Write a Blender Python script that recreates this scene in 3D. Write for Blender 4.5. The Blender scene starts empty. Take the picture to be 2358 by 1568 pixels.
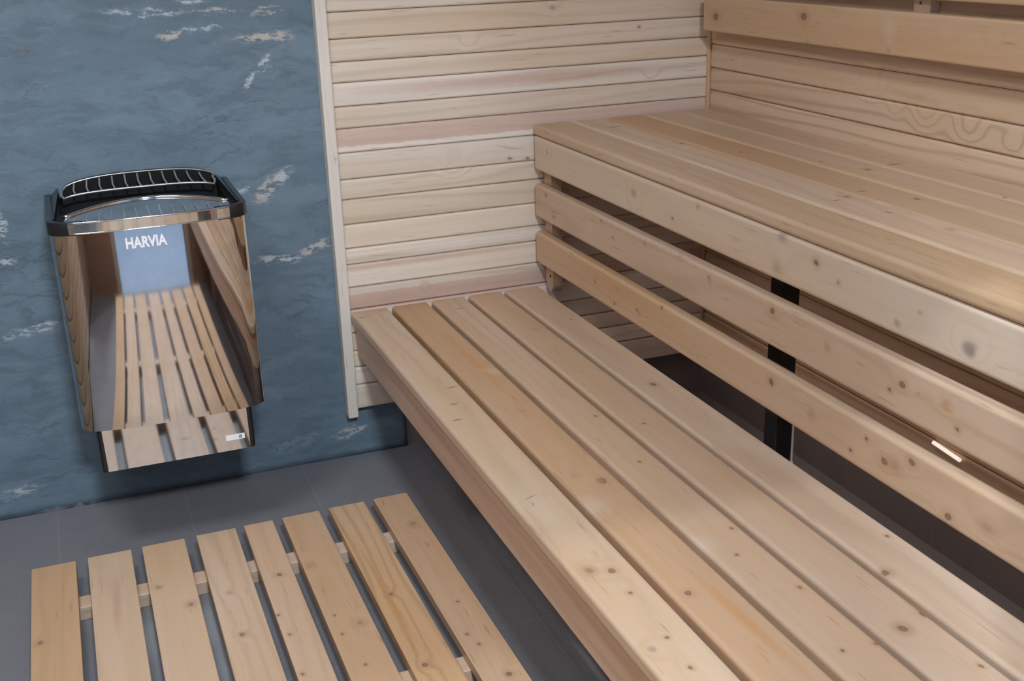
import bpy, bmesh, math, random
from mathutils import Vector, Matrix, Euler

random.seed(7)
SC = bpy.context.scene
COL = SC.collection

# ------------------------------------------------------------------ camera
W, H, F = 2358, 1568, 2666.3338
CAM = Vector((-0.58883, -2.69215, 1.29059))
RM = Matrix(((0.9316587937933855, 0.3319501699871725, 0.1477192492295475),
             (-0.3621815198306956, 0.8808451711975, 0.3048546064457192),
             (-0.028921248945737835, -0.33752165711778287, 0.940873366790603)))
cam_d = bpy.data.cameras.new('camera')
cam = bpy.data.objects.new('camera', cam_d)
COL.objects.link(cam)
cam_d.sensor_width = 36.0
cam_d.lens = F / W * 36.0
cam_d.clip_start = 0.02
right, fwd, up = RM.col[0], RM.col[1], RM.col[2]
m3 = Matrix((right, up, -fwd)).transposed()
cam.matrix_world = Matrix.Translation(CAM) @ m3.to_4x4()
SC.camera = cam


def hit(axis, val, u, v):
    """photo pixel -> point on the plane axis = val (used to measure where knots sit on the boards)"""
    d = RM @ Vector(((u - W / 2) / F, 1.0, -(v - H / 2) / F))
    t = (val - CAM[axis]) / d[axis]
    return CAM + d * t


# ------------------------------------------------------------------ node helpers
def new_mat(name):
    m = bpy.data.materials.new(name)
    m.use_nodes = True
    nt = m.node_tree
    nt.nodes.clear()
    out = nt.nodes.new('ShaderNodeOutputMaterial')
    b = nt.nodes.new('ShaderNodeBsdfPrincipled')
    nt.links.new(b.outputs[0], out.inputs[0])
    return m, nt, b


def N(nt, typ, **kw):
    n = nt.nodes.new(typ)
    for k, v in kw.items():
        setattr(n, k, v)
    return n


def L(nt, a, b):
    nt.links.new(a, b)


def math_node(nt, op, a, b=None, clamp=False):
    n = N(nt, 'ShaderNodeMath', operation=op)
    n.use_clamp = clamp
    for i, x in enumerate((a, b)):
        if x is None:
            continue
        if isinstance(x, (int, float)):
            n.inputs[i].default_value = x
        else:
            L(nt, x, n.inputs[i])
    return n.outputs[0]


def vmul(nt, a, vec):
    n = N(nt, 'ShaderNodeVectorMath', operation='MULTIPLY')
    L(nt, a, n.inputs[0])
    n.inputs[1].default_value = vec
    return n.outputs[0]


def vadd(nt, a, b):
    n = N(nt, 'ShaderNodeVectorMath', operation='ADD')
    L(nt, a, n.inputs[0])
    if isinstance(b, (tuple, list)):
        n.inputs[1].default_value = b
    else:
        L(nt, b, n.inputs[1])
    return n.outputs[0]


def noise(nt, vec, scale, detail=3, rough=.5, color=False):
    n = N(nt, 'ShaderNodeTexNoise')
    L(nt, vec, n.inputs['Vector'])
    n.inputs['Scale'].default_value = scale
    n.inputs['Detail'].default_value = detail
    n.inputs['Roughness'].default_value = rough
    return n.outputs['Color' if color else 'Fac']


def mix(nt, fac, a, b):
    n = N(nt, 'ShaderNodeMix', data_type='RGBA')
    if isinstance(fac, (int, float)):
        n.inputs[0].default_value = fac
    else:
        L(nt, fac, n.inputs[0])
    for i, x in ((6, a), (7, b)):
        if isinstance(x, (tuple, list)):
            n.inputs[i].default_value = (x[0], x[1], x[2], 1)
        else:
            L(nt, x, n.inputs[i])
    return n.outputs[2]


def ramp01(nt, x, lo, hi, to0=0.0, to1=1.0, smooth=True):
    n = N(nt, 'ShaderNodeMapRange')
    if smooth:
        n.interpolation_type = 'SMOOTHSTEP'
    L(nt, x, n.inputs[0])
    n.inputs[1].default_value = lo
    n.inputs[2].default_value = hi
    n.inputs[3].default_value = to0
    n.inputs[4].default_value = to1
    return n.outputs[0]


def mark_dist(nt, vec, c, rad, rot=(0, 0, 0)):
    mp = N(nt, 'ShaderNodeMapping', vector_type='TEXTURE')
    L(nt, vec, mp.inputs[0])
    mp.inputs['Location'].default_value = c
    mp.inputs['Rotation'].default_value = rot
    mp.inputs['Scale'].default_value = rad
    ln = N(nt, 'ShaderNodeVectorMath', operation='LENGTH')
    L(nt, mp.outputs[0], ln.inputs[0])
    return ln.outputs['Value']


# ------------------------------------------------------------------ wood
WOOD_LIGHT = (.56, .428, .310)
WOOD_DARK = (.42, .30, .19)


def wood(name, axis, marks=(), tone=(1, 1, 1), grain=.5, rough=.42, seed=0.0, rings=42, across=None, warm=.5, vary=.07):
    """axis: the direction the fibres run (0,1,2). marks: (kind, centre, size[, dir_len, rot])."""
    m, nt, b = new_mat(name)
    at = N(nt, 'ShaderNodeAttribute', attribute_name='wc').outputs['Vector']
    bs = N(nt, 'ShaderNodeAttribute', attribute_name='bs').outputs['Fac']
    # board-local copy: shift by the board's own random number so no two boards share a figure
    cx = N(nt, 'ShaderNodeCombineXYZ')
    s1 = math_node(nt, 'ADD', math_node(nt, 'MULTIPLY', bs, 17.3), seed)
    L(nt, s1, cx.inputs[0]); L(nt, s1, cx.inputs[1]); L(nt, s1, cx.inputs[2])
    p = vadd(nt, at, cx.outputs[0])
    st = [1.0, 1.0, 1.0]; st[axis] = .12
    ps = vmul(nt, p, tuple(st))
    # growth-ring field: contours stretched along the fibre, bulging round knots
    low = noise(nt, ps, 7.0, 2, .45)
    big = noise(nt, ps, 2.2, 1, .4)
    field = math_node(nt, 'ADD', math_node(nt, 'MULTIPLY', low, 9.0), math_node(nt, 'MULTIPLY', big, 8.0))
    sep = N(nt, 'ShaderNodeSeparateXYZ'); L(nt, p, sep.inputs[0])
    others = [i for i in range(3) if i != axis]
    for i in others:
        field = math_node(nt, 'ADD', field, math_node(nt, 'MULTIPLY', sep.outputs[i], rings if i == others[0] else rings * .8))
    wob = noise(nt, p, 55, 2, .5, True)
    atw = vadd(nt, at, vmul(nt, vadd(nt, wob, (-.5, -.5, -.5)), (.007, .007, .007)))
    dists = []
    for mk in marks:
        kind, c, size = mk[0], mk[1], mk[2]
        if kind in ('knot', 'pale', 'grey', 'ring'):
            rad = [size] * 3
            rad[axis] *= 1.25
            d = mark_dist(nt, atw, c, tuple(rad))
            bul = ramp01(nt, d, 0.0, 5.0, size * {'ring': 340, 'pale': 110}.get(kind, 200), 0.0)
            field = math_node(nt, 'ADD', field, bul)
            dists.append((kind, d))
        else:
            rad = list(mk[3])
            d = mark_dist(nt, atw, c, tuple(rad), mk[4] if len(mk) > 4 else (0, 0, 0))
            dists.append((kind, d))
    fr = math_node(nt, 'PINGPONG', field, 1.0)
    fr = ramp01(nt, fr, .45, 1.0)
    fine = N(nt, 'ShaderNodeTexNoise'); fs = [150.0] * 3; fs[axis] = 3.5
    L(nt, vmul(nt, p, tuple(fs)), fine.inputs['Vector']); fine.inputs['Scale'].default_value = 1.0
    fine.inputs['Detail'].default_value = 2
    tonev = noise(nt, ps, 4.5, 3, .55)
    base_l = tuple(a * t for a, t in zip(WOOD_LIGHT, tone))
    base_d = tuple(a * t for a, t in zip(WOOD_DARK, tone))
    base_w = (base_l[0] * 1.03, base_l[1] * .935, base_l[2] * .85)
    pale = (base_l[0] * 1.06, base_l[1] * 1.09, base_l[2] * 1.20)
    col = mix(nt, ramp01(nt, tonev, .38, .66), pale, base_w)
    col = mix(nt, .35, col, base_l)
    patch = noise(nt, ps, 1.6, 1, .5)
    col = mix(nt, math_node(nt, 'MULTIPLY', ramp01(nt, patch, .45, .75), warm), col, (base_w[0] * .98, base_w[1] * .885, base_w[2] * .80))
    gmod = math_node(nt, 'MULTIPLY', fr, ramp01(nt, noise(nt, ps, 3.1, 2, .5), .38, .66, grain * .25, grain))
    col = mix(nt, gmod, col, base_d)
    col = mix(nt, ramp01(nt, fine.outputs['Fac'], .42, .72, 0, .16), col, base_d)
    stv = [170.0] * 3; stv[axis] = 14.0
    spk = N(nt, 'ShaderNodeTexNoise'); L(nt, vmul(nt, p, tuple(stv)), spk.inputs['Vector']); spk.inputs['Scale'].default_value = 1.0; spk.inputs['Detail'].default_value = 1
    col = mix(nt, ramp01(nt, spk.outputs['Fac'], .66, .80, 0, .45), col, (base_d[0] * .75, base_d[1] * .62, base_d[2] * .52))
    mot = noise(nt, ps, 11.0, 3, .6)
    col = mix(nt, ramp01(nt, mot, .52, .72, 0, .38), col, (base_w[0] * .94, base_w[1] * .855, base_w[2] * .76))
    col = mix(nt, ramp01(nt, mot, .30, .46, .30, 0), col, pale)
    # per-board tint
    wn = N(nt, 'ShaderNodeTexWhiteNoise', noise_dimensions='1D'); L(nt, math_node(nt, 'ADD', bs, seed), wn.inputs['W'])
    hsv = N(nt, 'ShaderNodeHueSaturation'); L(nt, col, hsv.inputs['Color'])
    L(nt, ramp01(nt, wn.outputs['Value'], 0, 1, 1 - vary, 1 + vary, False), hsv.inputs['Value'])
    L(nt, ramp01(nt, wn.outputs['Value'], 0, 1, 1 + vary * 1.6, 1 - vary * 1.6, False), hsv.inputs['Saturation'])
    col = hsv.outputs['Color']
    bump_h = fine.outputs['Fac']
    for kind, d in dists:
        if kind == 'knot':
            col = mix(nt, ramp01(nt, d, 1.1, 3.0, .42, 0), col, (.42, .255, .15))
            col = mix(nt, ramp01(nt, d, .55, 1.15, .85, 0), col, (.175, .10, .072))
            col = mix(nt, ramp01(nt, d, .15, .6, .6, 0), col, (.31, .21, .155))
        elif kind == 'pale':
            col = mix(nt, ramp01(nt, d, .8, 2.2, .45, 0), col, (.45, .28, .17))
            col = mix(nt, ramp01(nt, d, .3, 1.0, .35, 0), col, (.33, .21, .15))
        elif kind == 'grey':
            col = mix(nt, ramp01(nt, d, .3, 1.5, .6, 0), col, (.25, .20, .18))
        elif kind == 'orange':
            col = mix(nt, ramp01(nt, d, .1, 1.1, .62, 0), col, (.50, .25, .10))
        elif kind == 'pink':
            col = mix(nt, ramp01(nt, d, .82, 1.04, .62, 0), col, (.50, .31, .255))
        elif kind == 'pinkstreak':
            col = mix(nt, ramp01(nt, d, .2, 1.1, .5, 0), col, (.48, .27, .20))
        elif kind == 'dash':
            col = mix(nt, ramp01(nt, d, .4, 1.1, .8, 0), col, (.20, .11, .075))
        elif kind == 'white':  # pale patches, among them lamp sheen put into the colour
            col = mix(nt, ramp01(nt, d, .0, 1.3, .30, 0), col, (.62, .56, .48))
        elif kind == 'tan':
            col = mix(nt, ramp01(nt, d, .3, 1.1, .55, 0), col, (.50, .33, .19))
    L(nt, col, b.inputs['Base Color'])
    b.inputs['Roughness'].default_value = rough
    b.inputs['Specular IOR Level'].default_value = .4
    bp = N(nt, 'ShaderNodeBump'); bp.inputs['Strength'].default_value = .10; bp.inputs['Distance'].default_value = .001
    L(nt, bump_h, bp.inputs['Height']); L(nt, bp.outputs[0], b.inputs['Normal'])
    return m


# ------------------------------------------------------------------ mesh helpers
def finish(name, bm, mat, parent=None, bs=None, smooth=False, origin=None):
    """links bm (in world coordinates) as one object, keeping its world position as the material coordinate"""
    me = bpy.data.meshes.new(name)
    bm.normal_update()
    lay = bm.faces.layers.float.get('bsf')
    bm.to_mesh(me)
    a = me.attributes.new('wc', 'FLOAT_VECTOR', 'POINT')
    co = []
    for v in me.vertices:
        co.extend(v.co)
    a.data.foreach_set('vector', co)
    if lay is None:
        s = me.attributes.new('bs', 'FLOAT', 'FACE')
        val = random.random() if bs is None else bs
        s.data.foreach_set('value', [val] * len(me.polygons))
    else:
        src = me.attributes.get('bsf')
        src.name = 'bs'
    if smooth:
        me.polygons.foreach_set('use_smooth', [True] * len(me.polygons))
    me.materials.append(mat)
    o = bpy.data.objects.new(name, me)
    COL.objects.link(o)
    off = None
    if parent is not None:
        o.parent = parent
        off = root_loc(parent)
    elif origin is not None:
        o.location = origin
        off = Vector(origin)
    if off is not None:
        me.transform(Matrix.Translation(-off))
    bm.free()
    return o


def root_loc(o):
    v = Vector((0, 0, 0))
    while o is not None:
        v += o.location
        o = o.parent
    return v


def box(bm, x0, x1, y0, y1, z0, z1, bev=0.0, seg=3):
    r = bmesh.ops.create_cube(bm, size=1.0)
    vs = r['verts']
    for v in vs:
        v.co.x = x0 if v.co.x < 0 else x1
        v.co.y = y0 if v.co.y < 0 else y1
        v.co.z = z0 if v.co.z < 0 else z1
    if bev > 0:
        es = set()
        for v in vs:
            es.update(v.link_edges)
        bmesh.ops.bevel(bm, geom=list(es), offset=bev, segments=seg, profile=.5, affect='EDGES')
    return vs


def board(name, parent, mat, x0, x1, y0, y1, z0, z1, bev=.004, bs=None):
    bm = bmesh.new()
    box(bm, x0, x1, y0, y1, z0, z1, bev, 5 if bev > .005 else 3)
    return finish(name, bm, mat, parent, bs)


def cyl(bm, p0, p1, r, seg=12, r2=None, caps=True):
    p0, p1 = Vector(p0), Vector(p1)
    d = p1 - p0
    q = d.to_track_quat('Z', 'Y')
    res = bmesh.ops.create_cone(bm, cap_ends=caps, segments=seg, radius1=r, radius2=r if r2 is None else r2, depth=d.length)
    mt = Matrix.Translation((p0 + p1) / 2) @ q.to_matrix().to_4x4()
    bmesh.ops.transform(bm, matrix=mt, verts=res['verts'])
    return res['verts']


def tube(bm, pts, r, seg=8):
    pts = [Vector(p) for p in pts]
    rings = []
    prev = None
    for i, p in enumerate(pts):
        t = (pts[min(i + 1, len(pts) - 1)] - pts[max(i - 1, 0)]).normalized()
        ref = Vector((0, 0, 1)) if abs(t.z) < .9 else Vector((0, 1, 0))
        a = t.cross(ref).normalized() if prev is None else (prev - t * prev.dot(t)).normalized()
        prev = a
        c = t.cross(a)
        rings.append([bm.verts.new(p + (a * math.cos(k * 2 * math.pi / seg) + c * math.sin(k * 2 * math.pi / seg)) * r) for k in range(seg)])
    for i in range(len(rings) - 1):
        for k in range(seg):
            bm.faces.new((rings[i][k], rings[i][(k + 1) % seg], rings[i + 1][(k + 1) % seg], rings[i + 1][k]))
    bm.faces.new(rings[0][::-1]); bm.faces.new(rings[-1])


def tag(o, label, cat, group=None, kind=None):
    if label:
        o['label'] = label
    if cat:
        o['category'] = cat
    if group:
        o['group'] = group
    if kind:
        o['kind'] = kind
    return o


def thing(name, loc, label, cat, group=None):
    o = bpy.data.objects.new(name, None)
    o.empty_display_size = .05
    COL.objects.link(o)
    o.location = loc
    tag(o, label, cat, group)
    return o


# ------------------------------------------------------------------ marks read off the photograph
K = {'s': .0034, 'm': .0062, 'l': .0105}


def on_plane(axis, val, lst, fibre, jit=0):
    out = []
    for it in lst:
        kind, u, v, sz = it[:4]
        c = hit(axis, val, u, v)
        if kind == 'streak':
            # u,v -> u2,v2 : (kind,u,v,width,u2,v2,colour)
            c2 = hit(axis, val, it[4], it[5])
            mid = (c + c2) / 2
            d = c2 - c
            L2 = d.length / 2
            rot = Vector((1, 0, 0)).rotation_difference(d.normalized()).to_euler()
            w = sz
            out.append((it[6], tuple(mid), w, (L2, w, w), tuple(rot)))
        elif kind == 'dash':
            rad = [K[sz] * .55] * 3
            rad[fibre] = K[sz] * .6
            oth = [i for i in range(3) if i != fibre and i != axis][0]
            rad[oth] = K[sz] * 2.2
            out.append(('dash', tuple(c), 0, tuple(rad)))
        else:
            out.append((kind, tuple(c), K[sz]))
    return out


def pick(marks, axis, lo, hi):
    return [m for m in marks if lo - .003 <= m[1][axis] <= hi + .003]


ZL, ZU = .4021, .8233
low_marks = on_plane(2, ZL, [
    ('dash', 1040, 892, 'm'), ('dash', 1046, 930, 'm'), ('dash', 1052, 967, 'm'), ('pale', 1205, 945, 'l'),
    ('grey', 1328, 1095, 'l'), ('knot', 1385, 1107, 'l'), ('streak', 1205, 1152, .003, 1235, 1138, 'dash'), ('streak', 1222, 1155, .0022, 1232, 1168, 'dash'),
    ('knot', 1357, 1314, 'm'), ('pale', 1357, 1314, 'l'), ('knot', 1408, 1314, 'm'), ('knot', 1452, 1365, 's'), ('knot', 1536, 1468, 's'), ('knot', 1590, 1536, 's'),
    ('knot', 1504, 885, 'm'), ('knot', 1481, 921, 's'), ('knot', 1483, 975, 's'), ('knot', 1372, 958, 's'), ('knot', 1473, 1063, 's'),
    ('knot', 1585, 1366, 'm'), ('knot', 1697, 1277, 's'), ('knot', 1940, 1498, 's'), ('knot', 2017, 1483, 's'),
    ('pale', 2078, 1447, 'l'), ('knot', 2078, 1447, 'm'), ('knot', 2128, 1414, 'm'), ('knot', 2043, 1234, 's'), ('knot', 2038, 1318, 'm'), ('knot', 2257, 1533, 's'),
    ('knot', 1315, 735, 's'), ('pale', 1228, 757, 'm'), ('dash', 1060, 710, 'm'), ('pale', 874, 714, 'm'), ('dash', 835, 731, 'm'),
    ('knot', 1391, 850, 's'), ('grey', 1503, 1495, 'm'), ('knot', 1843, 1353, 's'), ('knot', 1685, 1216, 's'), ('dash', 1239, 759, 's'),
    ('streak', 990, 745, .016, 1215, 945, 'orange'), ('streak', 1560, 1290, .014, 1900, 1590, 'orange'), ('streak', 1150, 700, .03, 1240, 760, 'tan'),
    ('streak', 1300, 1080, .02, 1400, 1120, 'tan'), ('streak', 1340, 1140, .03, 1390, 1190, 'white'), ('streak', 1180, 1100, .035, 1300, 1240, 'white'),  # the white streaks here paint lamp sheen into the boards
    ('streak', 1900, 1190, .004, 1990, 1225, 'tan'), ('streak', 1270, 1015, .008, 1310, 1050, 'tan'), ('streak', 1640, 980, .03, 1720, 1040, 'white'),  # white streak: lamp sheen painted into the board
    ('streak', 1100, 850, .02, 1180, 860, 'white'), ('streak', 1590, 1230, .03, 1640, 1280, 'white'), ('streak', 1460, 830, .004, 1420, 800, 'tan'),
], 1)
up_marks = on_plane(2, ZU, [
    ('knot', 1570, 330, 'm'), ('knot', 1409, 280, 's'), ('knot', 1735, 342, 's'), ('knot', 1705, 350, 's'), ('knot', 1703, 411, 's'),
    ('knot', 1950, 453, 'm'), ('dash', 1925, 461, 'm'), ('dash', 1986, 440, 'm'), ('knot', 2110, 458, 'm'), ('knot', 1998, 390, 'm'),
    ('knot', 2045, 489, 's'), ('pale', 2187, 528, 'm'), ('pale', 2048, 552, 'm'), ('knot', 1960, 505, 's'), ('dash', 2310, 455, 'm'), ('knot', 1890, 372, 's'),
    ('dash', 1415, 292, 'l'), ('streak', 1360, 292, .012, 1390, 286, 'tan'), ('streak', 2020, 545, .01, 2050, 560, 'white'),
    ('streak', 2190, 600, .015, 2290, 640, 'tan'), ('streak', 1980, 460, .015, 2060, 470, 'white'), ('dash', 2060, 378, 'l'), ('streak', 1560, 335, .006, 1500, 345, 'tan'),
], 1)
XF = .4942
face_marks = on_plane(0, XF, [
    ('grey', 1258, 350, 'm'), ('grey', 1458, 445, 'l'), ('knot', 1605, 475, 's'), ('grey', 1800, 545, 'l'), ('pale', 1790, 620, 'l'), ('knot', 1878, 604, 'm'), ('knot', 1929, 651, 's'),
    ('grey', 2064, 745, 'm'), ('grey', 2232, 803, 'l'), ('grey', 2228, 806, 'l'), ('knot', 1547, 503, 's'), ('pale', 2117, 720, 's'), ('streak', 1800, 570, .02, 1803, 650, 'white'),  # white streak: a patch of hall light painted on the face
    ('knot', 1257, 450, 's'), ('knot', 1275, 500, 's'), ('knot', 1384, 508, 's'), ('knot', 1411, 548, 's'), ('knot', 1485, 560, 's'), ('knot', 1632, 640, 's'), ('pale', 1635, 650, 'm'),
    ('knot', 1778, 716, 'm'), ('pale', 1565, 590, 'm'), ('knot', 2077, 886, 'm'), ('knot', 2048, 898, 's'), ('pale', 2115, 908, 's'), ('knot', 2204, 990, 's'), ('pale', 2180, 930, 'm'),
    ('streak', 1965, 828, .004, 1998, 850, 'orange'), ('streak', 2150, 925, .006, 2205, 958, 'orange'), ('pale', 1905, 800, 'm'), ('streak', 1356, 500, .015, 1360, 540, 'white'),
    ('knot', 1370, 650, 's'), ('knot', 1415, 698, 's'), ('knot', 1467, 713, 's'), ('knot', 1524, 709, 's'), ('pale', 1472, 722, 'm'), ('knot', 1776, 879, 'm'), ('streak', 1773, 868, .005, 1780, 893, 'dash'),
    ('pale', 1868, 953, 'm'), ('knot', 1996, 1010, 's'), ('knot', 1958, 1038, 's'), ('knot', 2037, 1062, 'm'), ('knot', 2100, 1066, 'm'), ('pale', 2060, 1072, 'l'),
    ('knot', 2183, 1190, 'm'), ('pale', 2272, 1214, 'l'),
], 1)
duck_marks = on_plane(2, .052, [
    ('knot', 95, 1480, 'm'), ('knot', 365, 1352, 'm'), ('pale', 438, 1391, 'l'), ('knot', 440, 1391, 'm'), ('knot', 558, 1461, 'm'), ('knot', 643, 1323, 'm'), ('knot', 641, 1416, 's'),
    ('pale', 712, 1302, 'l'), ('knot', 830, 1434, 's'), ('pale', 830, 1434, 'l'), ('knot', 789, 1460, 's'), ('knot', 842, 1530, 's'), ('knot', 900, 1368, 'm'), ('pale', 950, 1207, 'l'), ('grey', 952, 1205, 'm'),
    ('knot', 1053, 1385, 's'), ('knot', 1103, 1483, 's'), ('knot', 978, 1531, 'm'), ('knot', 1172, 1551, 'm'), ('knot', 1075, 1460, 's'), ('knot', 697, 1552, 's'), ('knot', 505, 1500, 's'), ('knot', 667, 1461, 's'),
    ('streak', 110, 1380, .012, 108, 1560, 'tan'), ('streak', 268, 1320, .012, 272, 1470, 'pinkstreak'), ('knot', 770, 1417, 's'), ('pale', 528, 1365, 'm'),
    ('streak', 790, 1200, .008, 1010, 1560, 'orange'), ('streak', 835, 1270, .006, 985, 1560, 'orange'),
], 1)
back_marks = on_plane(0, .95, [('knot', 1650, 38, 'l'), ('knot', 1853, 38, 'l'), ('pale', 1862, 95, 'm'), ('knot', 2048, 117, 's'), ('ring', 2180, 90, 'm'), ('ring', 2290, 97, 'm'),
                               ('streak', 1920, 55, .006, 1995, 65, 'tan'), ('streak', 2050, 20, .02, 2052, 110, 'white')], 1)
rw_marks = on_plane(0, 1.0, [('ring', 2003, 192, 'l'), ('ring', 1690, 142, 'm'), ('ring', 2130, 265, 'l'), ('ring', 2230, 295, 'l'), ('ring', 2060, 250, 'm'), ('ring', 2330, 330, 'm'),
                             ('streak', 2030, 200, .01, 2180, 245, 'tan'), ('streak', 2250, 262, .008, 2350, 285, 'tan')], 1)
bw_marks = on_plane(1, 0.0, [('grey', 1273, 17, 'm'), ('knot', 1472, 62, 's'), ('ring', 1045, 378, 'l'), ('knot', 1174, 365, 's'), ('knot', 1215, 365, 's'),
                             ('ring', 1500, 170, 'm'), ('streak', 770, 190, .004, 830, 192, 'pinkstreak'), ('streak', 1130, 335, .004, 1215, 345, 'pinkstreak'),
                             ('streak', 880, 25, .005, 960, 24, 'tan'), ('streak', 1130, 85, .004, 1200, 78, 'orange'), ('ring', 1080, 95, 'm'), ('ring', 980, 665, 'm')], 0)
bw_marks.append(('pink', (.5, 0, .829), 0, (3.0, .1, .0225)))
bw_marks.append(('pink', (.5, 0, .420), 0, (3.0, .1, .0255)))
bw_marks.append(('pinkstreak', (.5, 0, .935), 0, (.6, .1, .02)))
bw_marks.append(('pinkstreak', (.1, 0, .512), 0, (.6, .1, .012)))

# ------------------------------------------------------------------ other materials
def simple(name, col, rough, metal=0.0, spec=.5):
    m, nt, b = new_mat(name)
    co = N(nt, 'ShaderNodeTexCoord').outputs['Object']
    n = noise(nt, co, 40, 3)
    c = mix(nt, n, tuple(x * .9 for x in col), tuple(min(1, x * 1.1) for x in col))
    L(nt, c, b.inputs['Base Color'])
    b.inputs['Roughness'].default_value = rough
    b.inputs['Metallic'].default_value = metal
    b.inputs['Specular IOR Level'].default_value = spec
    return m


steel = simple('mirror polished steel', (.66, .655, .66), .045, 1.0)
steel_rim = simple('bright steel rim', (.66, .69, .72), .09, 1.0)
steel_wire = simple('steel wire', (.50, .49, .47), .4, .7)
black_gloss = simple('black enamel', (.010, .012, .016), .22, 0.0)
black_matte = simple('black soot steel', (.006, .006, .007), .6, 0, .25)
post_black = simple('black painted steel', (.012, .014, .015), .28)
hole_dark = simple('dark screw', (.03, .025, .02), .5)
copper = simple('shiny copper toned metal', (.95, .78, .68), .35, .25)
highlight_w = simple('painted edge highlight', (.90, .90, .92), .3, .0)
white_glare_sticker = simple('white letter glare and sticker', (.95, .95, .97), .3)
white_paint = simple('white paint', (.80, .80, .78), .6)
hall_paint = simple('blue grey hall plaster', (.30, .35, .42), .6)
sticker_grey = simple('sticker print', (.30, .33, .38), .6)


def stone_mat():
    m, nt, b = new_mat('blue grey slate')
    at = N(nt, 'ShaderNodeAttribute', attribute_name='wc').outputs['Vector']
    wob = noise(nt, at, 9, 4, .6, True)
    p = vadd(nt, at, vmul(nt, vadd(nt, wob, (-.5, -.5, -.5)), (.14, .0, .09)))
    ps = vmul(nt, p, (.45, 1, 1.6))
    n1 = noise(nt, ps, 5.0, 6, .62)
    n2 = noise(nt, ps, 26.0, 6, .66)
    n3 = noise(nt, at, 300, 2, .5)
    col = mix(nt, ramp01(nt, n1, .36, .64), (.120, .176, .230), (.155, .220, .280))
    col = mix(nt, ramp01(nt, n2, .34, .54, .70, 0), col, (.095, .140, .185))
    col = mix(nt, ramp01(nt, n2, .55, .72, 0, .45), col, (.19, .26, .32))
    # thin wandering dark cleft lines
    rid = N(nt, 'ShaderNodeTexNoise'); L(nt, vmul(nt, p, (.7, 1, 2.4)), rid.inputs['Vector'])
    rid.inputs['Scale'].default_value = 7.0; rid.inputs['Detail'].default_value = 5; rid.inputs['Roughness'].default_value = .6
    rd = math_node(nt, 'ABSOLUTE', math_node(nt, 'SUBTRACT', rid.outputs['Fac'], .5))
    gate = ramp01(nt, noise(nt, at, 5.0, 2), .48, .66)
    cle = math_node(nt, 'MULTIPLY', ramp01(nt, rd, .0, .030, .5, 0), gate)
    col = mix(nt, cle, col, (.070, .105, .14))
    # quartz veins measured on the photograph
    wv = noise(nt, at, 26, 5, .65, True)
    pv = vadd(nt, at, vmul(nt, vadd(nt, wv, (-.5, -.5, -.5)), (.060, .0, .042)))
    brk = ramp01(nt, noise(nt, vmul(nt, at, (.8, 1, 2)), 55, 5, .7), .45, .53)
    veins = [((230, 26), (430, 30), .006, 'w'), ((440, 30), (560, 22), .005, 'r'), ((580, 28), (650, 14), .009, 'r'), ((400, 2), (480, 4), .006, 'w'),
             ((360, 86), (430, 72), .008, 'r'), ((430, 70), (500, 62), .004, 'w'), ((530, 92), (680, 80), .011, 'r'), ((560, 198), (600, 160), .006, 'w'), ((592, 170), (622, 126), .010, 'w'),
             ((590, 470), (640, 405), .016, 'r'), ((640, 420), (672, 390), .012, 'w'), ((545, 440), (575, 430), .009, 'w'),
             ((590, 605), (700, 590), .009, 'w'), ((690, 590), (765, 550), .012, 'r'), ((0, 780), (140, 742), .010, 'w'), ((0, 495), (12, 560), .010, 'w'), ((0, 606), (40, 598), .006, 'w'),
             ((768, 1006), (830, 990), .014, 'r'), ((800, 1000), (850, 975), .006, 'w'), ((0, 1142), (95, 1120), .012, 'w'), ((60, 1190), (230, 1155), .006, 'w'),
             ((600, 1040), (760, 1000), .016, 'g'), ((40, 118), (60, 116), .006, 'b')]
    for (a, c, w, k) in veins:
        A, B = hit(1, .03, *a), hit(1, .03, *c)
        d = B - A
        rot = Vector((1, 0, 0)).rotation_difference(d.normalized()).to_euler()
        ds = mark_dist(nt, pv, tuple((A + B) / 2), (d.length / 2 + .012, .1, w * 1.5), tuple(rot))
        f = math_node(nt, 'MULTIPLY', ramp01(nt, ds, .35, 1.05, 1.0, 0), brk)
        c_ = {'w': (.47, .52, .56), 'r': (.50, .47, .44), 'g': (.23, .31, .35), 'b': (.12, .12, .12)}[k]
        col = mix(nt, math_node(nt, 'MULTIPLY', f, .85 if k != 'g' else .5), col, c_)
    col = mix(nt, ramp01(nt, n3, .4, .7, 0, .06), col, (.25, .3, .33))
    L(nt, col, b.inputs['Base Color'])
    b.inputs['Roughness'].default_value = .55
    b.inputs['Specular IOR Level'].default_value = .35
    bp = N(nt, 'ShaderNodeBump'); bp.inputs['Strength'].default_value = .28; bp.inputs['Distance'].default_value = .008
    hgt = math_node(nt, 'ADD', math_node(nt, 'MULTIPLY', n2, .6), math_node(nt, 'MULTIPLY', math_node(nt, 'SUBTRACT', n1, math_node(nt, 'MULTIPLY', cle, .35)), 1.0))
    L(nt, hgt, bp.inputs['Height']); L(nt, bp.outputs[0], b.inputs['Normal'])
    return m


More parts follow.
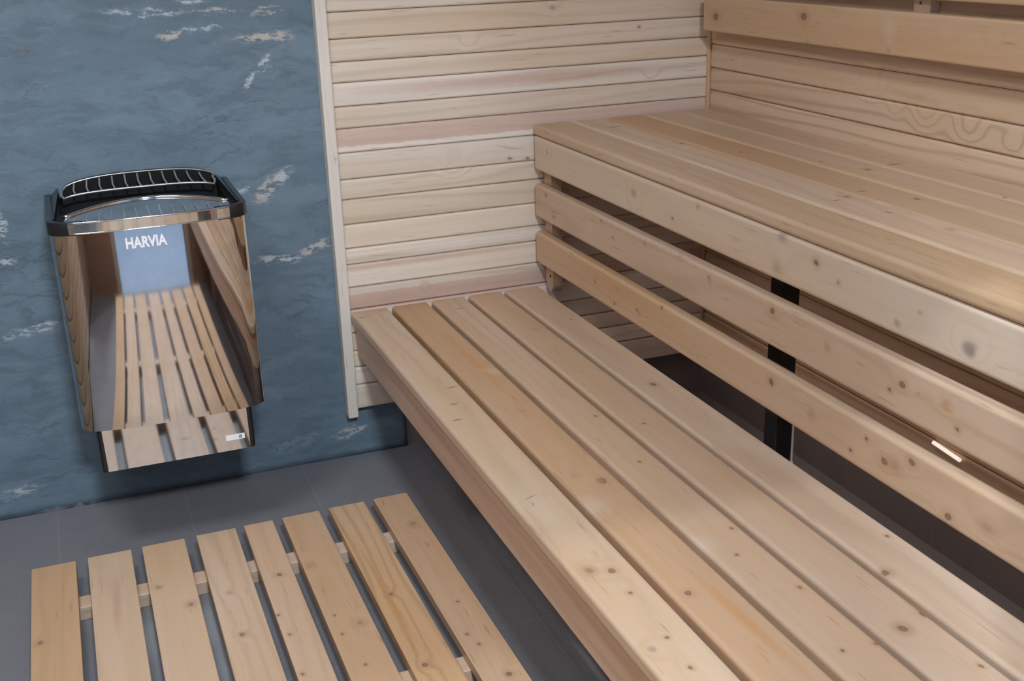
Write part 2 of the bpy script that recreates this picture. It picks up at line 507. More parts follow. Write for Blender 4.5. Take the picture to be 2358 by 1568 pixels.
def tile_mat(name, col, axes, sizes, offs, lw=.0016, rough=.42):
    m, nt, b = new_mat(name)
    at = N(nt, 'ShaderNodeAttribute', attribute_name='wc').outputs['Vector']
    sep = N(nt, 'ShaderNodeSeparateXYZ'); L(nt, at, sep.inputs[0])
    g = None
    for ax, s, o in zip(axes, sizes, offs):
        x = math_node(nt, 'ADD', sep.outputs[ax], 30 * s - o)
        x = math_node(nt, 'PINGPONG', x, s / 2)
        # distance to the nearest multiple of s
        e = ramp01(nt, x, lw * .5, lw * 1.3, 1, 0)
        g = e if g is None else math_node(nt, 'MAXIMUM', g, e)
    n1 = noise(nt, at, 9, 5, .6)
    n2 = noise(nt, at, 160, 3, .6)
    c = mix(nt, n1, tuple(x * .86 for x in col), tuple(x * 1.16 for x in col))
    c = mix(nt, ramp01(nt, n2, .35, .7, 0, .25), c, tuple(x * 1.5 for x in col))
    c = mix(nt, math_node(nt, 'MULTIPLY', g, .28), c, tuple(x * 1.9 for x in col))
    L(nt, c, b.inputs['Base Color'])
    b.inputs['Roughness'].default_value = rough
    bp = N(nt, 'ShaderNodeBump'); bp.inputs['Strength'].default_value = .12; bp.inputs['Distance'].default_value = .002
    L(nt, n2, bp.inputs['Height']); L(nt, bp.outputs[0], b.inputs['Normal'])
    return m


# ------------------------------------------------------------------ room shell
YR, XLW, CEIL = -2.38, -1.25, 2.15   # rear wall, left wall, ceiling height
floor_m = tile_mat('dark grey floor tile', (.185, .182, .198), (0, 1), (.294, .90), (-.4485, -.862))
wallt_m = tile_mat('dark brown wall tile', (.19, .165, .16), (0, 1), (.30, .30), (.13, -.35))
bm = bmesh.new(); box(bm, XLW - .1, 1.12, YR - .04, .13, -.06, 0)
tag(finish('floor', bm, floor_m), None, None, kind='structure')

bm = bmesh.new()
# slate slab with a gently uneven, cleft face
nx, nz = 120, 110
x0, x1, z0, z1, yf = XLW, .13, 0.0, CEIL, .03
from mathutils import noise as mn
grid = []
for i in range(nx + 1):
    row = []
    for j in range(nz + 1):
        x = x0 + (x1 - x0) * i / nx; z = z0 + (z1 - z0) * j / nz
        d = mn.fractal(Vector((x * 1.6, .3, z * 3.4)), .9, 2.1, 4) * .0035
        d += mn.ridged_multi_fractal(Vector((x * .9 + 4, 2.3, z * 2.6)), 1.0, 2.2, 3, 1.0, 2.0) * .0008
        row.append(bm.verts.new((x, yf - d, z)))
    grid.append(row)
for i in range(nx):
    for j in range(nz):
        bm.faces.new((grid[i][j], grid[i + 1][j], grid[i + 1][j + 1], grid[i][j + 1]))
r = bmesh.ops.extrude_face_region(bm, geom=list(bm.faces))
for v in [e for e in r['geom'] if isinstance(e, bmesh.types.BMVert)]:
    v.co.y = .07
bmesh.ops.recalc_face_normals(bm, faces=bm.faces)
stone = finish('wall_back', bm, stone_mat(), smooth=True)
tag(stone, None, None, kind='structure')
bm = bmesh.new(); box(bm, .1305, 1.06, .0315, .07, 0, CEIL)
tag(finish('wall_back_tile', bm, wallt_m), None, None, kind='structure')


def panelling(name, grooves, a0, a1, plane, horizontal_axis, mat, thick=.02, sgn=1, seedlist=None):
    """boards with rounded edges lying on a wall; one mesh, the board joints are its profile"""
    bm = bmesh.new()
    lay = bm.faces.layers.float.new('bsf')
    rr = random.Random(sum(ord(c) for c in name))
    for k in range(len(grooves) - 1):
        zb, zt = grooves[k], grooves[k + 1]
        prof = [(thick, zb + .0002), (.0075, zb + .0003), (.0042, zb + .0008), (.0016, zb + .0022), (.0, zb + .0048)]
        hh = zt - zb
        prof += [(.0, zb + hh * .55), (.0008, zt - .014), (.0016, zt - .006), (.0032, zt - .0025), (.0065, zt - .0004), (thick, zt - .0002)]
        vs = []
        for s in (a0, a1):
            ring = []
            for (d, z) in prof:
                co = [0, 0, z]
                co[horizontal_axis] = s
                co[1 - horizontal_axis] = plane + sgn * d
                ring.append(bm.verts.new(co))
            vs.append(ring)
        b_ = rr.random()
        fs = []
        n = len(prof)
        for i in range(n):
            j = (i + 1) % n
            fs.append(bm.faces.new((vs[0][i], vs[1][i], vs[1][j], vs[0][j])))
        fs.append(bm.faces.new(vs[0])); fs.append(bm.faces.new(vs[1][::-1]))
        for f in fs:
            f[lay] = b_
    bmesh.ops.recalc_face_normals(bm, faces=bm.faces)
    return finish(name, bm, mat)


gz = [.139, .2046, .2525, .2964, .3438, .4048, .4619, .5201, .5604, .62, .6811, .7299, .7933, .8505, .902, .9567, 1.004, 1.0557, 1.1156]
while gz[-1] < CEIL - .06:
    gz.append(gz[-1] + random.choice((.052, .057, .060)))
bw_mat = wood('pale pine panelling', 0, bw_marks, tone=(1.26, 1.47, 1.74), grain=.62, warm=.45, rings=75, vary=.13)
o = panelling('wall_panel_back', gz, .0005, 1.0195, 0.0, 0, bw_mat)
tag(o, None, None, kind='structure')
rz = [.1395 + i * .0585 for i in range(11)]
rz = [z for z in rz if z < .79] + [.8112, .8691, .9268, .9863]
while rz[-1] < CEIL - .06:
    rz.append(rz[-1] + .0585)
rw_mat = wood('pine wall panelling', 1, rw_marks, tone=(1.08, 1.06, 1.04), grain=.9, warm=.4, rings=60)
o = panelling('wall_panel_right', rz, YR + .005, -.0008, 1.0, 1, rw_mat)
tag(o, None, None, kind='structure')
bm = bmesh.new(); box(bm, 1.0205, 1.10, YR, .07, 0, CEIL)
tag(finish('wall_right', bm, wallt_m), None, None, kind='structure')
lw_mat = wood('left pine panelling', 1, (), grain=.5, warm=.6, rings=60)
lz = [.02 + i * .0585 for i in range(37)]
o = panelling('wall_left', lz, YR, .0, XLW, 1, lw_mat, sgn=-1)
tag(o, None, None, kind='structure')
# rear wall: low wooden wall either side of the doorway, open above it
DX0, DX1 = -.72, -.04
rear_mat = wood('rear pine panelling', 0, (), grain=.5, warm=.6, tone=(.55, .42, .36), rings=60)
bm = bmesh.new()
box(bm, XLW, DX0, YR - .08, YR, 0, .95); box(bm, DX1, 1.0195, YR - .08, YR, 0, .95)
tag(finish('wall_rear', bm, rear_mat), None, None, kind='structure')
bm = bmesh.new()
for x in (DX0 - .045, DX1):
    box(bm, x, x + .045, YR - .085, YR + .008, 0, CEIL)
tag(finish('door_1', bm, wood('door frame pine', 2, (), grain=.4)), None, None, kind='structure')
# the bright room beyond the doorway
CH = 2.62
hall_floor = tile_mat('light hall tile', (.26, .31, .39), (0, 1), (.3, .6), (0, 0), rough=.35)
bm = bmesh.new(); box(bm, XLW - .1, 1.12, YR - 2.0, YR - .041, -.06, -.001)
tag(finish('floor_outer', bm, hall_floor), None, None, kind='structure')
bm = bmesh.new()
box(bm, XLW - .1, XLW, YR - 2.0, YR - .085, 0, CH); box(bm, 1.02, 1.12, YR - 2.0, YR - .085, 0, CH); box(bm, XLW - .1, 1.12, YR - 2.1, YR - 2.0, 0, CH)
box(bm, XLW - .1, 1.12, YR - .085, YR - .04, CEIL + .03, CH)
tag(finish('wall_outer', bm, hall_paint), None, None, kind='structure')
bm = bmesh.new(); box(bm, XLW - .1, 1.12, YR - 2.1, YR - .04, CH, CH + .05)
tag(finish('ceiling_outer', bm, hall_paint), None, None, kind='structure')
bm = bmesh.new(); box(bm, XLW, 1.02, YR, .03, CEIL, CEIL + .03)
tag(finish('ceiling', bm, wood('ceiling pine', 1, (), grain=.4)), None, None, kind='structure')

# trims
trim_mat = wood('whitish planed trim', 2, on_plane(1, -.004, [('grey', 772, 366, 's')], 2), tone=(1.32, 1.60, 1.95), grain=.10, warm=.0)
bm = bmesh.new(); box(bm, -.0265, .0, -.006, .0285, .119, CEIL - .001, .003)
tag(finish('trim_1', bm, trim_mat, bs=.3), None, None, kind='structure')
bm = bmesh.new(); box(bm, .9895, .9995, -.0075, -.0003, .139, CEIL - .001, .002)
tag(finish('trim_2', bm, wood('corner bead pine', 2, (), tone=(1.05, 1.05, 1.05), grain=.15)), None, None, kind='structure')

emit_glint, _nt, _b = new_mat('glint as glowing strip')  # emission stands in for a glint behind the front boards
_b.inputs['Base Color'].default_value = (.9, .8, .72, 1)
_b.inputs['Emission Color'].default_value = (1, .86, .76, 1)
_b.inputs['Emission Strength'].default_value = .75

# ------------------------------------------------------------------ lower bench
YE = -2.33
lb = thing('lower_bench', (.25, -1.1, 0), 'lower, front sauna bench of five pale pine boards with open gaps, along the floor duckboard', 'bench')
xs = [(0.0, .0925), (.1045, .1965), (.2085, .2955), (.3065, .3945), (.4055, .5)]
tones = [(.97, .95, .92), (.93, .875, .83), (.93, .88, .84), (.93, .885, .85), (.96, .94, .92)]
for i, (a, b_) in enumerate(xs):
    mt = wood('lower bench board %d' % i, 1, pick(low_marks, 0, a, b_), tone=tones[i], grain=.42, seed=i * 3.1, warm=[.35, .7, .7, .7, .3][i])
    board('seat_board', lb, mt, a, b_, YE, -.0035, ZL - .027, ZL, .0072, bs=.4)
fasc_marks = [('pinkstreak', (.012, -.55, .345), 0, (.1, .5, .014)), ('pinkstreak', (.012, -1.1, .32), 0, (.1, .35, .016)), ('white', (.012, -.45, .33), 0, (.1, .12, .01)),
              ('pinkstreak', (.012, -.30, .355), 0, (.1, .2, .006)), ('pinkstreak', (.012, -1.5, .35), 0, (.1, .35, .012))]
board('front_board', lb, wood('lower bench front board', 1, fasc_marks, tone=(1.0, .93, .93), grain=.5, seed=2.2), .010, .037, YE, -.0035, .2854, ZL - .0275, .0035)
beam_m = wood('bench bearer', 0, (), tone=(.98, .95, .92), grain=.4)
for y in (-.10, -.75, -1.45, -2.1):
    board('cross_beam', lb, beam_m, .0375, .492, y - .022, y + .022, .300, ZL - .0275, .003)
for y in (-.75, -2.1):
    board('leg', lb, wood('bench leg pine', 2, ()), .20, .245, y - .0225, y + .0225, 0, .2995, .003)

# ------------------------------------------------------------------ upper bench
ub = thing('upper_bench', (.75, -1.1, 0), 'high sauna bench of five pale boards with three front boards, against the wooden wall', 'bench')
w = (1.0 - XF) / 5
for i in range(5):
    a = XF + w * i + (.002 if i else 0); b_ = XF + w * (i + 1) - .002
    mt = wood('upper bench board %d' % i, 1, pick(up_marks, 0, a, b_), tone=[(1.02, 1.0, .97), (1.02, .98, .94), (1.0, .96, .92), (.98, .95, .91), (1.0, .98, .96)][i], grain=.4, seed=20 + i * 2.7, warm=.6)
    board('seat_board', ub, mt, a, b_, YE, -.010, ZU - .0265, ZU, .0085, bs=.4)
for i, (zt, zb) in enumerate(((.7955, .7102), (.6745, .5895), (.5515, .4685))):
    if i == 0:
        zt = ZU - .0272
    mt = wood('upper bench front board %d' % i, 1, [m for m in face_marks if zb - .002 <= m[1][2] <= zt + .002],
              tone=[(1.02, 1.05, 1.06), (1.05, 1.04, 1.06), (1.05, .99, .94)][i], grain=.38, seed=31 + i * 1.9, warm=[.2, .5, .5][i])
    board('front_board', ub, mt, XF + (.0015 if i == 0 else 0), XF + .0275, YE, -.0115 if i else -.0105, zb, zt, .0080, bs=.4)
# cleat with a rounded foot and a screw hole, behind the boards at the wall end
bm = bmesh.new()
xa, xb, yc, hw, zb, zt = XF + .0285, XF + .056, -.0335, .0225, .392, .7955
prof = []
for k in range(13):
    t = math.pi + math.pi * k / 12
    prof.append((yc + hw * math.cos(t), zb + hw + hw * math.sin(t)))
prof += [(yc + hw, zt), (yc - hw, zt)]
va = [bm.verts.new((xa, y, z)) for y, z in prof]; vb = [bm.verts.new((xb, y, z)) for y, z in prof]
bm.faces.new(va); bm.faces.new(vb[::-1])
for i in range(len(prof)):
    j = (i + 1) % len(prof)
    bm.faces.new((va[j], va[i], vb[i], vb[j]))
bmesh.ops.recalc_face_normals(bm, faces=bm.faces)
cl = finish('cleat', bm, wood('cleat pine', 2, (), tone=(1.03, 1.03, 1.08), grain=.2), ub)
bm = bmesh.new(); cyl(bm, (xa - .0012, -.040, .434), (xa + .002, -.040, .434), .0045, 16)
finish('screw', bm, hole_dark, cl, smooth=False)
for y in (-1.75, -2.2):
    board('cleat', ub, wood('cleat pine b', 2, ()), XF + .0285, XF + .0495, y - .0225, y + .0225, .42, .7955, .002)
for y in (-.10, -.75, -1.45, -2.1):
    board('cross_beam', ub, beam_m, XF + .058, .985, y - .022, y + .022, .722, ZU - .0275, .003)
bm = bmesh.new(); box(bm, .5455, .5805, -1.044, -1.003, 0, .7215, .0025, 3)
leg = finish('leg', bm, post_black, ub)
leg['label'] = 'black steel post behind the front boards'
bm = bmesh.new(); box(bm, .5795, .5830, -1.0470, -1.0440, .332, .440, .001, 2)  # white strip paints in the highlight along the post's edge
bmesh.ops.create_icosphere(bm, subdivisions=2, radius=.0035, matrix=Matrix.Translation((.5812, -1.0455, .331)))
eg = finish('edge_highlight', bm, highlight_w, leg); eg['label'] = 'white strip painted as the highlight on the edge of the post'
# glint behind the front boards, put in as a small glowing strip
bm = bmesh.new(); cyl(bm, (.9935, -.955, .2545), (.9935, -1.035, .2480), .0042, 14)
g = finish('added_glow_strip', bm, emit_glint, origin=(.9935, -.98, .2545))
tag(g, 'unidentified glint made as a short glowing strip in the gap between the two lowest upper bench front boards', 'glint')

# ------------------------------------------------------------------ backrest
br = thing('backrest', (.96, -.85, 1.0), 'wooden sauna backrest of two wide boards on the wall above the upper bench', 'backrest')
for i, (zb, zt) in enumerate(((1.0262, 1.1115), (1.1365, 1.222))):
    mt = wood('backrest board %d' % i, 1, pick(back_marks, 2, zb, zt), tone=(.99, .95, .90), grain=.55, seed=50 + i, warm=.7)
    board('back_board', br, mt, .9475, .9745, YE, -.050, zb, zt, .0045)
for y in (-.085, -.825, -1.6):
    board('batten', br, wood('backrest batten', 2, (), tone=(.98, .97, .95), grain=.2), .9750, .9995, y - .0235, y + .0235, 1.040, 1.21, .002)
bm = bmesh.new(); cyl(bm, (.9742, -.822, 1.1275), (.976, -.822, 1.1275), .0028, 12)
finish('screw', bm, hole_dark, [c_ for c_ in br.children if c_.name.startswith('batten')][1])

# ------------------------------------------------------------------ duckboard
db = thing('duckboard', (-.38, -1.25, 0), 'pale wooden slatted duckboard of eight boards lying on the dark tiled floor', 'duckboard')
dx = [(-.7925, -.7040), (-.6805, -.5915), (-.5695, -.4795), (-.4545, -.3695), (-.3510, -.2865), (-.2655, -.1815), (-.1585, -.0755), (-.0535, .0265)]
dt = [(.95, .85, .74), (.98, .91, .83), (.97, .90, .82), (.97, .89, .81), (.97, .89, .82), (.97, .90, .84), (.99, .86, .72), (.93, .83, .74)]
for i, (a, b_) in enumerate(dx):
    mt = wood('duckboard slat %d' % i, 1, pick(duck_marks, 0, a, b_), tone=tuple(q * 1.06 for q in dt[i]), grain=.75 if i == 6 else .4, seed=70 + 1.7 * i, rings=75 if i == 6 else 42, warm=.5)
    board('slat', db, mt, a, b_, -2.2, -.3350 + .0055 * (i - 3.5) / 3.5, .030, .052, .002, bs=.4)
cb = wood('duckboard cross piece', 0, (), tone=(1.08, 1.08, 1.15), grain=.3)
for y in (-.478, -.985, -1.5, -2.08):
    board('cross_piece', db, cb, -.785, .019, y - .023, y + .023, 0.0, .0298, .002)

# ------------------------------------------------------------------ heater
HX = -.4565
ht = thing('sauna_heater', (HX, -.1, .2), 'mirror polished steel sauna heater with black top, mounted on the slate wall', 'heater')
HY = .0285    # back of the body, against the slate


def sag(x):
    return .28 * x * x + 8.5 * x ** 4


def plan(hw, yfront, rc, ybk=.022, n=22, nc=9):
    """plan outline: front whose curve tightens towards the corners, rounded corners, straight sides to the wall"""
    cx_ = hw - rc
    phi = .2
    for _ in range(20):
        xf = cx_ + rc * math.sin(phi)
        phi = math.atan(.56 * xf + 34.0 * xf ** 3)
    yc = yfront + sag(xf) + rc * math.cos(phi)
    right = []
    for k in range(nc + 1):
        t = -math.pi / 2 + phi + (math.pi / 2 - phi) * k / nc
        right.append((cx_ + rc * math.cos(t), yc + rc * math.sin(t)))
    pts = [(-hw, ybk)] + [(-x, y) for x, y in right[::-1]]
    for k in range(1, n):
        x = -xf + 2 * xf * k / n
        pts.append((x, yfront + sag(x)))
    pts += right + [(hw, ybk)]
    return [(HX + x, y) for x, y in pts]


def loft(bm, rings, closed=True, cap0=False, cap1=False):
    vr = [[bm.verts.new(p) for p in r] for r in rings]
    n = len(rings[0])
    for i in range(len(vr) - 1):
        for k in range(n if closed else n - 1):
            j = (k + 1) % n
            bm.faces.new((vr[i][k], vr[i][j], vr[i + 1][j], vr[i + 1][k]))
    if cap0:
        bm.faces.new(vr[0][::-1])
    if cap1:
        bm.faces.new(vr[-1])
    return vr


def ring3(pl, z):
    return [(x, y, z) for x, y in pl]


ZB, ZT = .311, .7375
bm = bmesh.new()
outer = plan(.1945, -.297, .042)
inner = plan(.1915, -.294, .039)
loft(bm, [ring3(inner, ZB + .004), ring3(inner, ZB + .0005), ring3(outer, ZB), ring3(outer, ZT), ring3(inner, ZT)], closed=False)
inner2 = ring3(inner, ZB + .004)
bmesh.ops.recalc_face_normals(bm, faces=bm.faces)
# give the shell a floor so that nothing shows through from below
fl = [bm.verts.new(p) for p in inner2]
bm.faces.new(fl)
for f in bm.faces:
    f.smooth = True
body = finish('body', bm, steel, ht)
md = body.modifiers.new('es', 'EDGE_SPLIT'); md.split_angle = math.radians(40)

# black collar wrapping the top corners, bright band across the front
bm = bmesh.new()
co1, co2 = plan(.1985, -.300, .044), plan(.194, -.296, .042)
prs = [(co2, .7350), (co1, .7352), (co1, .7585), (plan(.197, -.2985, .043), .7620), (plan(.186, -.292, .036), .7628), (plan(.182, -.288, .034), .752)]
NP = len(co1); KC = 13
bm.free()
for sl in (slice(0, KC), slice(NP - KC, NP)):
    bm = bmesh.new()
    loft(bm, [ring3(q[sl], z) for q, z in prs], closed=False)
    for f in bm.faces:
        f.smooth = True
    col_ = finish('corner_collar', bm, black_gloss, ht)
    md = col_.modifiers.new('es', 'EDGE_SPLIT'); md.split_angle = math.radians(40)


def front_band(hw, yfront, bulge, z0, z1, x_lim, tilt=0.0, n=24, dy=0.0015, zc=0.0):
    bm = bmesh.new()
    rings = []
    for k in range(n + 1):
        x = -x_lim + 2 * x_lim * k / n
        y = yfront + sag(x)
        e = zc * (1 - (x / x_lim) ** 2)
        rings.append([(HX + x, y - dy, z0), (HX + x, y - dy + tilt, z1 + e), (HX + x, y + .004 + tilt, z1 + e), (HX + x, y + .004, z0)])
    vr = [[bm.verts.new(p) for p in r] for r in rings]
    for i in range(n):
        for k in range(4):
            j = (k + 1) % 4
            bm.faces.new((vr[i][k], vr[i][j], vr[i + 1][j], vr[i + 1][k]))
    bm.faces.new(vr[0]); bm.faces.new(vr[-1][::-1])
    bmesh.ops.recalc_face_normals(bm, faces=bm.faces)
    return bm


b1 = finish('front_rim', front_band(.15, -.3005, .016, .7385, .7612, .158, tilt=-.0025), steel_rim, ht)
for z_, r_ in ((.7385, .0016), (.7612, .0022)):
    bm = bmesh.new(); tube(bm, [(HX - .158 + .316 * k / 24, -.3018 + sag(-.158 + .316 * k / 24) - (.0025 if z_ > .75 else 0), z_) for k in range(25)], r_, 8)
    finish('rim_edge', bm, steel_rim, b1, smooth=True)
b1['label'] = 'bright steel band across the front of the top'

# sloped polished deflector with the bar pattern, behind the rim
bm = bmesh.new()
n = 28
R0, R1 = [], []
for k in range(n + 1):
    x = -.166 + .332 * k / n
    yfr = -.294 + sag(x)
    s = 1 - (x / .166) ** 2
    R0.append((HX + x, yfr, .7560)); R1.append((HX + x * .97, -.250 + .080 * s, .7640 + .0065 * s))
v0 = [bm.verts.new(p) for p in R0]; v1 = [bm.verts.new(p) for p in R1]
v2 = [bm.verts.new((p[0], p[1] + .004, p[2] - .002)) for p in R1]
v3 = [bm.verts.new((p[0], p[1] + .004, p[2] - .05)) for p in R1]
for i in range(n):
    bm.faces.new((v0[i], v0[i + 1], v1[i + 1], v1[i])); bm.faces.new((v1[i], v1[i + 1], v2[i + 1], v2[i])); bm.faces.new((v2[i], v2[i + 1], v3[i + 1], v3[i]))
bmesh.ops.recalc_face_normals(bm, faces=bm.faces)
for f in bm.faces:
    f.smooth = True
de = finish('air_deflector', bm, steel_rim, ht)
md = de.modifiers.new('es', 'EDGE_SPLIT'); md.split_angle = math.radians(30)
bm = bmesh.new(); tube(bm, [(p[0], p[1] + .002, p[2] + .001) for p in R1], .0042, 8)
finish('deflector_edge', bm, steel_rim, de, smooth=True)
for k in range(13):
    x = -.145 + .29 * k / 12
    yfr = -.292 + sag(x)
    s = 1 - (x / .166) ** 2
    bm = bmesh.new()
    ya = yfr + .003; yb = yfr + (-.250 + .080 * s - yfr) * .52
    za = .7575; zb_ = .7575 + (.0078 + .0065 * s) * .52 + .001
    tube(bm, [(HX + x, ya, za), (HX + x * .99, (ya + yb) / 2, (za + zb_) / 2 + .0015), (HX + x * .98, yb, zb_)], .0016, 6)
    finish('grate_bar', bm, steel_wire, ht)

# dark stone well
bm = bmesh.new()
p_o = plan(.183, -.285, .034); p_i = plan(.170, -.20, .03, ybk=-.005)
loft(bm, [ring3(p_o, .752), ring3(p_i, .755), ring3(plan(.165, -.20, .03, ybk=-.01), .60)], closed=True, cap1=True)
bmesh.ops.recalc_face_normals(bm, faces=bm.faces)
finish('stone_well', bm, black_matte, ht)

# arched black back guard
bm = bmesh.new()
n = 26
fr, bk = [], []


def arch_z(x):
    a = min(1.0, abs(x) / .168)
    return .768 + .0295 * math.sqrt(max(0.0, 1 - a ** 2.6))


for k in range(n + 1):
    x = -.168 + .336 * k / n
    fr.append((HX + .005 + x, -.004, arch_z(x))); bk.append((HX + .005 + x, .0185, arch_z(x)))
bot = .74
vf = [bm.verts.new(p) for p in fr]; vk = [bm.verts.new(p) for p in bk]
vfb = [bm.verts.new((p[0], p[1], bot)) for p in fr]; vkb = [bm.verts.new((p[0], p[1], bot)) for p in bk]
for i in range(n):
    bm.faces.new((vfb[i], vfb[i + 1], vf[i + 1], vf[i])); bm.faces.new((vf[i], vf[i + 1], vk[i + 1], vk[i])); bm.faces.new((vkb[i + 1], vkb[i], vk[i], vk[i + 1]))
bm.faces.new((vfb[0], vf[0], vk[0], vkb[0])); bm.faces.new((vfb[-1], vkb[-1], vk[-1], vf[-1]))
bmesh.ops.recalc_face_normals(bm, faces=bm.faces)
bg = finish('back_guard', bm, black_matte, ht)
bm = bmesh.new()
tube(bm, [(HX + .005 + (-.168 + .336 * k / n), -.003, arch_z(-.168 + .336 * k / n) + .0005) for k in range(n + 1)], .0016, 6)
finish('guard_edge', bm, steel_wire, bg)
# side cheeks sloping from the guard down to the collar
for s in (-1, 1):
    bm = bmesh.new()
    a = [(HX + s * .168, .018, .775), (HX + s * .168, -.004, .775), (HX + s * .182, -.235, .7605), (HX + s * .186, -.235, .7605), (HX + s * .1860, .018, .7605)]
    b_ = [(p[0], p[1], .745) for p in a]
    va = [bm.verts.new(p) for p in a]; vb = [bm.verts.new(p) for p in b_]
    bm.faces.new(va); bm.faces.new(vb[::-1])
    for i in range(5):
        j = (i + 1) % 5
        bm.faces.new((va[i], va[j], vb[j], vb[i]))
    bmesh.ops.recalc_face_normals(bm, faces=bm.faces)
    finish('side_cheek', bm, black_gloss, ht)
# wire guard rail in front of the back guard
rail_y = -.060


def rail_z(x):
    a = min(1.0, abs(x) / .160)
    return .7605 + .0125 * math.sqrt(max(0.0, 1 - a ** 3))


pts = [(HX - .160, rail_y + .03, .778), (HX - .163, rail_y + .012, .770)] + [(HX + (-.158 + .316 * k / 20), rail_y, rail_z(-.158 + .316 * k / 20) + .002) for k in range(21)] + [(HX + .163, rail_y + .012, .770), (HX + .160, rail_y + .03, .778)]
bm = bmesh.new(); tube(bm, pts, .0026, 8)
rl = finish('guard_rail', bm, steel_wire, ht, smooth=True)
for k in range(11):
    x = -.138 + .276 * k / 10
    bm = bmesh.new(); tube(bm, [(HX + .004 + x, rail_y, rail_z(x) + .002), (HX + x * .99, rail_y + .028, rail_z(x) + .008), (HX + x * .97, -.0055, arch_z(x) - .003)], .0021, 6)
    finish('guard_rod', bm, steel_wire, rl)
# lower box
bm = bmesh.new()
bx0, bx1 = HX - .155, HX + .147
# the box front follows the heater's own slight taper
vts = [(bx0, -.2780, .2120), (bx1, -.2780, .2120), (bx1, -.2780, .3105), (bx0 - .002, -.2780, .3105)]
vf = [bm.verts.new(p) for p in vts]
bm.faces.new(vf)
fk = [bm.verts.new((p[0], p[1] + .004, p[2])) for p in vts]
bm.faces.new(fk[::-1])
for i in range(4):
    j = (i + 1) % 4
    bm.faces.new((vf[j], vf[i], fk[i], fk[j]))
bmesh.ops.recalc_face_normals(bm, faces=bm.faces)
lf = finish('lower_front_panel', bm, steel, ht)
bm = bmesh.new(); box(bm, bx0 - .012, bx1 + .012, -.2735, .022, .208, .3100, .006, 4)
lbx = finish('lower_box', bm, black_gloss, ht)
# rating sticker
A, B = hit(1, -.2786, 521, 1016), hit(1, -.2786, 563, 996)
bm = bmesh.new(); box(bm, A.x, B.x, -.2790, -.2782, (A.z + B.z) / 2 - .0062, (A.z + B.z) / 2 + .0062)
st = finish('sticker', bm, white_glare_sticker, lf)
bm = bmesh.new(); box(bm, B.x - .013, B.x - .006, -.2793, -.2790, (A.z + B.z) / 2 - .004, (A.z + B.z) / 2 + .004)
finish('sticker_print', bm, sticker_grey, st)
# wall brackets
bm = bmesh.new(); box(bm, HX - .12, HX + .12, .018, .0285, .34, .70)
finish('wall_bracket', bm, black_matte, ht)
# lettering, its white standing in for lamp glare on polished letters
cu = bpy.data.curves.new('lettering', 'FONT')
cu.body = 'HARVIA'
cu.size = .0300
cu.extrude = .0012
cu.offset = .0010
cu.space_character = 1.0
cu.align_x = 'CENTER'; cu.align_y = 'CENTER'
cu.materials.append(white_glare_sticker)
tx = bpy.data.objects.new('lettering', cu)
COL.objects.link(tx)
tx.parent = ht
c = hit(1, -.2975, 336, 557)
tx.location = Vector((c.x, -.2983, c.z)) - ht.location
tx.rotation_euler = (math.pi / 2, 0, 0)
tx.scale = (.76, 1, 1)
bpy.context.view_layer.update()
tme = bpy.data.meshes.new_from_object(tx.evaluated_get(bpy.context.evaluated_depsgraph_get()))
tm = bpy.data.objects.new('logo', tme)
COL.objects.link(tm)
tm.parent = ht
tm.location = tx.location; tm.rotation_euler = tx.rotation_euler; tm.scale = tx.scale
tm['label'] = 'raised brand lettering with its lamp glare painted white'
bpy.data.objects.remove(tx)

# ------------------------------------------------------------------ lamps
def area(name, loc, size, power, col, rot=(0, 0, 0), size_y=None):
    l = bpy.data.lights.new(name, 'AREA')
    l.energy = power; l.color = col; l.size = size
    if size_y:
        l.shape = 'RECTANGLE'; l.size_y = size_y
    o = bpy.data.objects.new(name, l)
    COL.objects.link(o)
    o.location = loc; o.rotation_euler = rot
    return o


def emit(name, col, s):
    m, nt, b = new_mat(name)
    b.inputs['Emission Color'].default_value = (*col, 1)
    b.inputs['Emission Strength'].default_value = s
    b.inputs['Base Color'].default_value = (.8, .8, .8, 1)
    return m


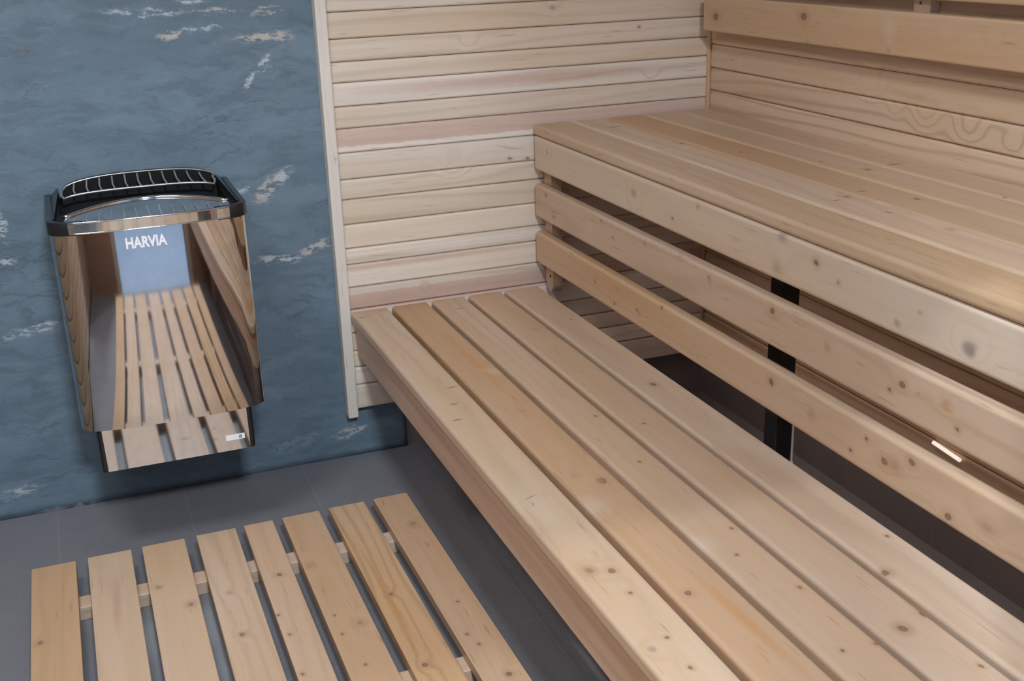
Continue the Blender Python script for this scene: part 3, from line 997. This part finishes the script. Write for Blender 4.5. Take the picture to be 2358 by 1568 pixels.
LX, LY = -.95, -1.05
lamp = thing('ceiling_lamp', (LX, LY, CEIL), 'square white lamp on the sauna ceiling', 'lamp')
bm = bmesh.new(); box(bm, LX - .25, LX + .25, LY - .25, LY + .25, CEIL - .035, CEIL - .0005, .006)
finish('housing', bm, white_paint, lamp)
bm = bmesh.new(); box(bm, LX - .235, LX + .235, LY - .235, LY + .235, CEIL - .040, CEIL - .0352)
finish('diffuser', bm, emit('lamp diffuser', (.93, .97, 1), 1.5), lamp)
area('lamp_light', (LX, LY, CEIL - .045), .44, 12, (.90, .96, 1.0))
area('hall_light', (-.36, -3.35, CH - .06), .34, 112, (.84, .93, 1.0), (math.radians(38), 0, 0))
pl = bpy.data.lights.new('hall_spot', 'POINT'); pl.energy = 68; pl.color = (.86, .93, 1.0); pl.shadow_soft_size = .008
plo = bpy.data.objects.new('hall_spot', pl); COL.objects.link(plo); plo.location = (-.30, -2.725, CH - .06)
ub_fill = area('under_bench_fill', (.74, -1.2, .716), .04, 1.5, (1, .78, .68), (0, 0, 0), 2.0)  # added fill to lift the dark under the bench, no lamp seen there
ub_fill.data.spread = math.radians(95)

bm = bmesh.new(); box(bm, .725, .755, -2.2, -.2, .7175, .7215)  # glowing strip added to go with the fill light
finish('added_glow_strip', bm, emit('added under bench glow', (1, .8, .7), .6), ub)
for nm, px_, py_, sz_ in (('hall_lamp', -.36, -3.35, .18), ('hall_downlight', -.30, -2.725, .035)):
    bm = bmesh.new(); box(bm, px_ - sz_, px_ + sz_, py_ - sz_, py_ + sz_, CH - .03, CH - .0005)
    hl = finish(nm, bm, emit('hall lamp glow', (.9, .95, 1), 2.0), origin=(px_, py_, CH - .02))
    tag(hl, {'hall_lamp': 'broad square lamp on the ceiling outside the sauna', 'hall_downlight': 'small square downlight just outside the sauna doorway'}[nm], 'lamp')

wd = bpy.data.worlds.new('world'); SC.world = wd; wd.use_nodes = True
wd.node_tree.nodes['Background'].inputs[0].default_value = (.5, .56, .65, 1)
wd.node_tree.nodes['Background'].inputs[1].default_value = .05

SC.view_settings.view_transform = 'Standard'
SC.view_settings.look = 'None'
SC.view_settings.exposure = 0.02
SC.view_settings.gamma = 1.0
SC.view_settings.use_curve_mapping = False
